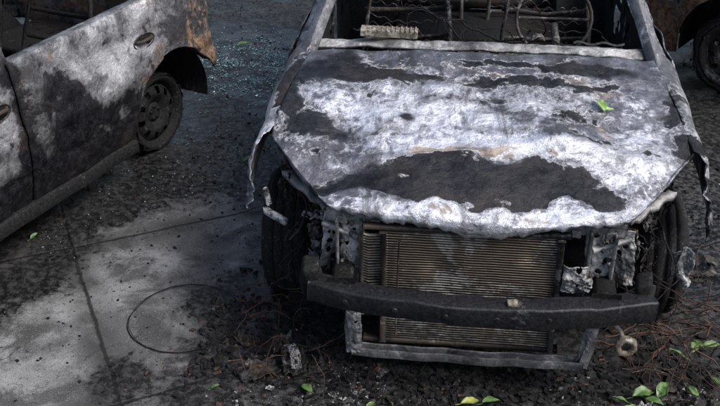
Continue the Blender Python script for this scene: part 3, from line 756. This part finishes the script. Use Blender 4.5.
scrap(m,(-.66,.0,.06),.04,.08,3.2,.3,.8); scrap(m,(-.82,.03,.0),.10,.035,6,-.3); scrap(m,(-.70,.08,.05),.06,.04,7.7,.3,.5); scrap(m,(.56,-.17,0),.06,.04,31,.1); scrap(m,(.66,-.10,.03),.07,.05,15,.9)
for i in range(12): scrap(m,(rr(-.9,1.1),rr(-.35,-.05),0),rr(.015,.035),rr(.012,.025),rr(0,60),rr(0,3))
m.obj("ash_white_scraps",M_ash,solid=.003)
m=MB(); m.box((.14,-.115,.494),(.042,.028,.010),(.2,.1,.3),.004); m.obj("melted_alloy_lump",M_tan,None,bevel=.004)

def leafmat(n,a,b):
    N=NT(n); q=N.noise(30,4,.6)
    N.bump(N.noise(120,3,.5),.3,.002)
    return N.out(N.mix(N.mr(q,.35,.65),a,b),.45,0.)
M_leaf=leafmat("green_leaf",(.045,.11,.022),(.12,.20,.055)); M_leafy=leafmat("yellow_green_leaf",(.15,.21,.035),(.32,.34,.07))
def leaf(mb,c,l,rz,w=.42,tx=.15,curl=.2):
    M=Euler((tx+rr(-.25,.35),rr(-.3,.3),rz)).to_matrix(); cr=curl*rr(.5,2.2); sdd=rr(0,30)
    def f(u,v):
        s=(u-.5)*l; wd=w*l*max(0,math.sin(math.pi*min(1,u*1.02)))**.8*(1-.35*u)*(1+.15*fn(u*4,sdd,v,2)); t=(v-.5)*wd
        return tuple(Vector(c)+M@Vector((s,t+.06*l*math.sin(u*2.5+sdd),abs(t)*.45-cr*s*s/l+.03*fn(u,v,sdd,3)*l*2)))
    mb.grid(f,12,6); 
    a=Vector(c)+M@Vector((-.5*l,0,-cr*.25*l)); b=Vector(c)+M@Vector((-.8*l,.03*l,-cr*.3*l)); mb.tube([a,b],.0012,4)
m=MB()
for a in [(-.60,-.10,.03,.07,2.4,.6),(.62,-.12,.03,.12,.1,.5),(.74,.0,.06,.09,.9,.6),(.83,-.34,.04,.13,-.9,.3),(.33,-.18,.02,.06,.3,.6),(.10,-.10,.03,.08,.6,.5),(-1.20,1.75,.03,.10,.3,.45),(-1.62,3.5,.03,.11,.5,.5),(.16,-.14,.02,.06,2.,.5),(-.35,-.16,.02,.05,1.,.5),(-2.08,.85,.02,.05,1.,.5),(-.28,-.12,.02,.05,2.,.6),(.95,.1,.04,.09,2.,.5),(-1.0,2.4,.03,.07,2.2,.5),(.93,-.1,.04,.06,.4,.5),(-.95,-.12,.02,.04,.6,.5),(.88,.2,.12,.08,1.2,.5),(.80,.12,.14,.07,2.7,.5),(.70,-.06,.05,.07,-.5,.5),(.98,.3,.05,.08,.2,.5),(.78,-.14,.03,.05,1.5,.6),(.72,-.20,.03,.06,2.2,.5),(.67,-.02,.05,.10,.5,.55),(.86,.02,.04,.06,-.8,.5),(.91,.24,.10,.07,2.1,.5),(.84,-.08,.04,.08,1.1,.5),(.48,-.16,.02,.05,.9,.5),(.58,-.04,.03,.06,2.9,.5)]:
    leaf(m,a[:3],a[3],a[4],a[5])
m.obj("fallen_green_leaves",M_leaf)
m=MB(); leaf(m,(.05,-.18,.03),.11,2.6,.65); leaf(m,(.02,-.12,.04),.08,.6,.5); leaf(m,(.13,-.21,.02),.06,1.4,.5); leaf(m,(-.02,-.16,.02),.06,2,.5); leaf(m,(.79,-.22,.03),.05,1,.5)
m.obj("fallen_yellow_leaves",M_leafy)
m=MB(); leaf(m,(.475,.66,hood_z(.475,.66)+.022),.085,1.9,.6); leaf(m,(.505,.64,hood_z(.505,.64)+.018),.05,.3,.4); m.obj("leaf_on_hood",leafmat("leaf_light_green",(.13,.26,.05),(.30,.42,.12)))

# ------------------------------------------------------------------ light, sky, camera
el=math.radians(52); sd=Vector((.32,-.12,0)).normalized()
sdir=Vector((sd.x*math.cos(el),sd.y*math.cos(el),math.sin(el)))
Ld=bpy.data.lights.new("sun",'SUN'); Ld.energy=3.8; Ld.angle=math.radians(28); Ld.color=(1,.985,.965)
lo=bpy.data.objects.new("sun",Ld); sc.collection.objects.link(lo); lo.rotation_euler=(-sdir).to_track_quat('-Z','Y').to_euler(); lo.location=(3,-3,8)
w=bpy.data.worlds.new("World"); sc.world=w; w.use_nodes=True; nt=w.node_tree
sk=nt.nodes.new("ShaderNodeTexSky"); sk.sky_type='NISHITA'; sk.sun_disc=False; sk.sun_elevation=el; sk.sun_rotation=math.atan2(sd.x,sd.y)
sk.air_density=1.0; sk.dust_density=3.0
nt.links.new(sk.outputs[0],nt.nodes["Background"].inputs[0]); nt.nodes["Background"].inputs[1].default_value=.15
cd=bpy.data.cameras.new("cam"); cam=bpy.data.objects.new("cam",cd); sc.collection.objects.link(cam)
cd.lens=47.5; cd.sensor_width=36; cd.clip_end=1000
cam.location=(-.10,-2.85,2.45); cam.rotation_euler=(math.radians(60),0,math.radians(6.14))
sc.camera=cam
sc.view_settings.view_transform='Standard'; sc.view_settings.look='None'; sc.view_settings.exposure=0
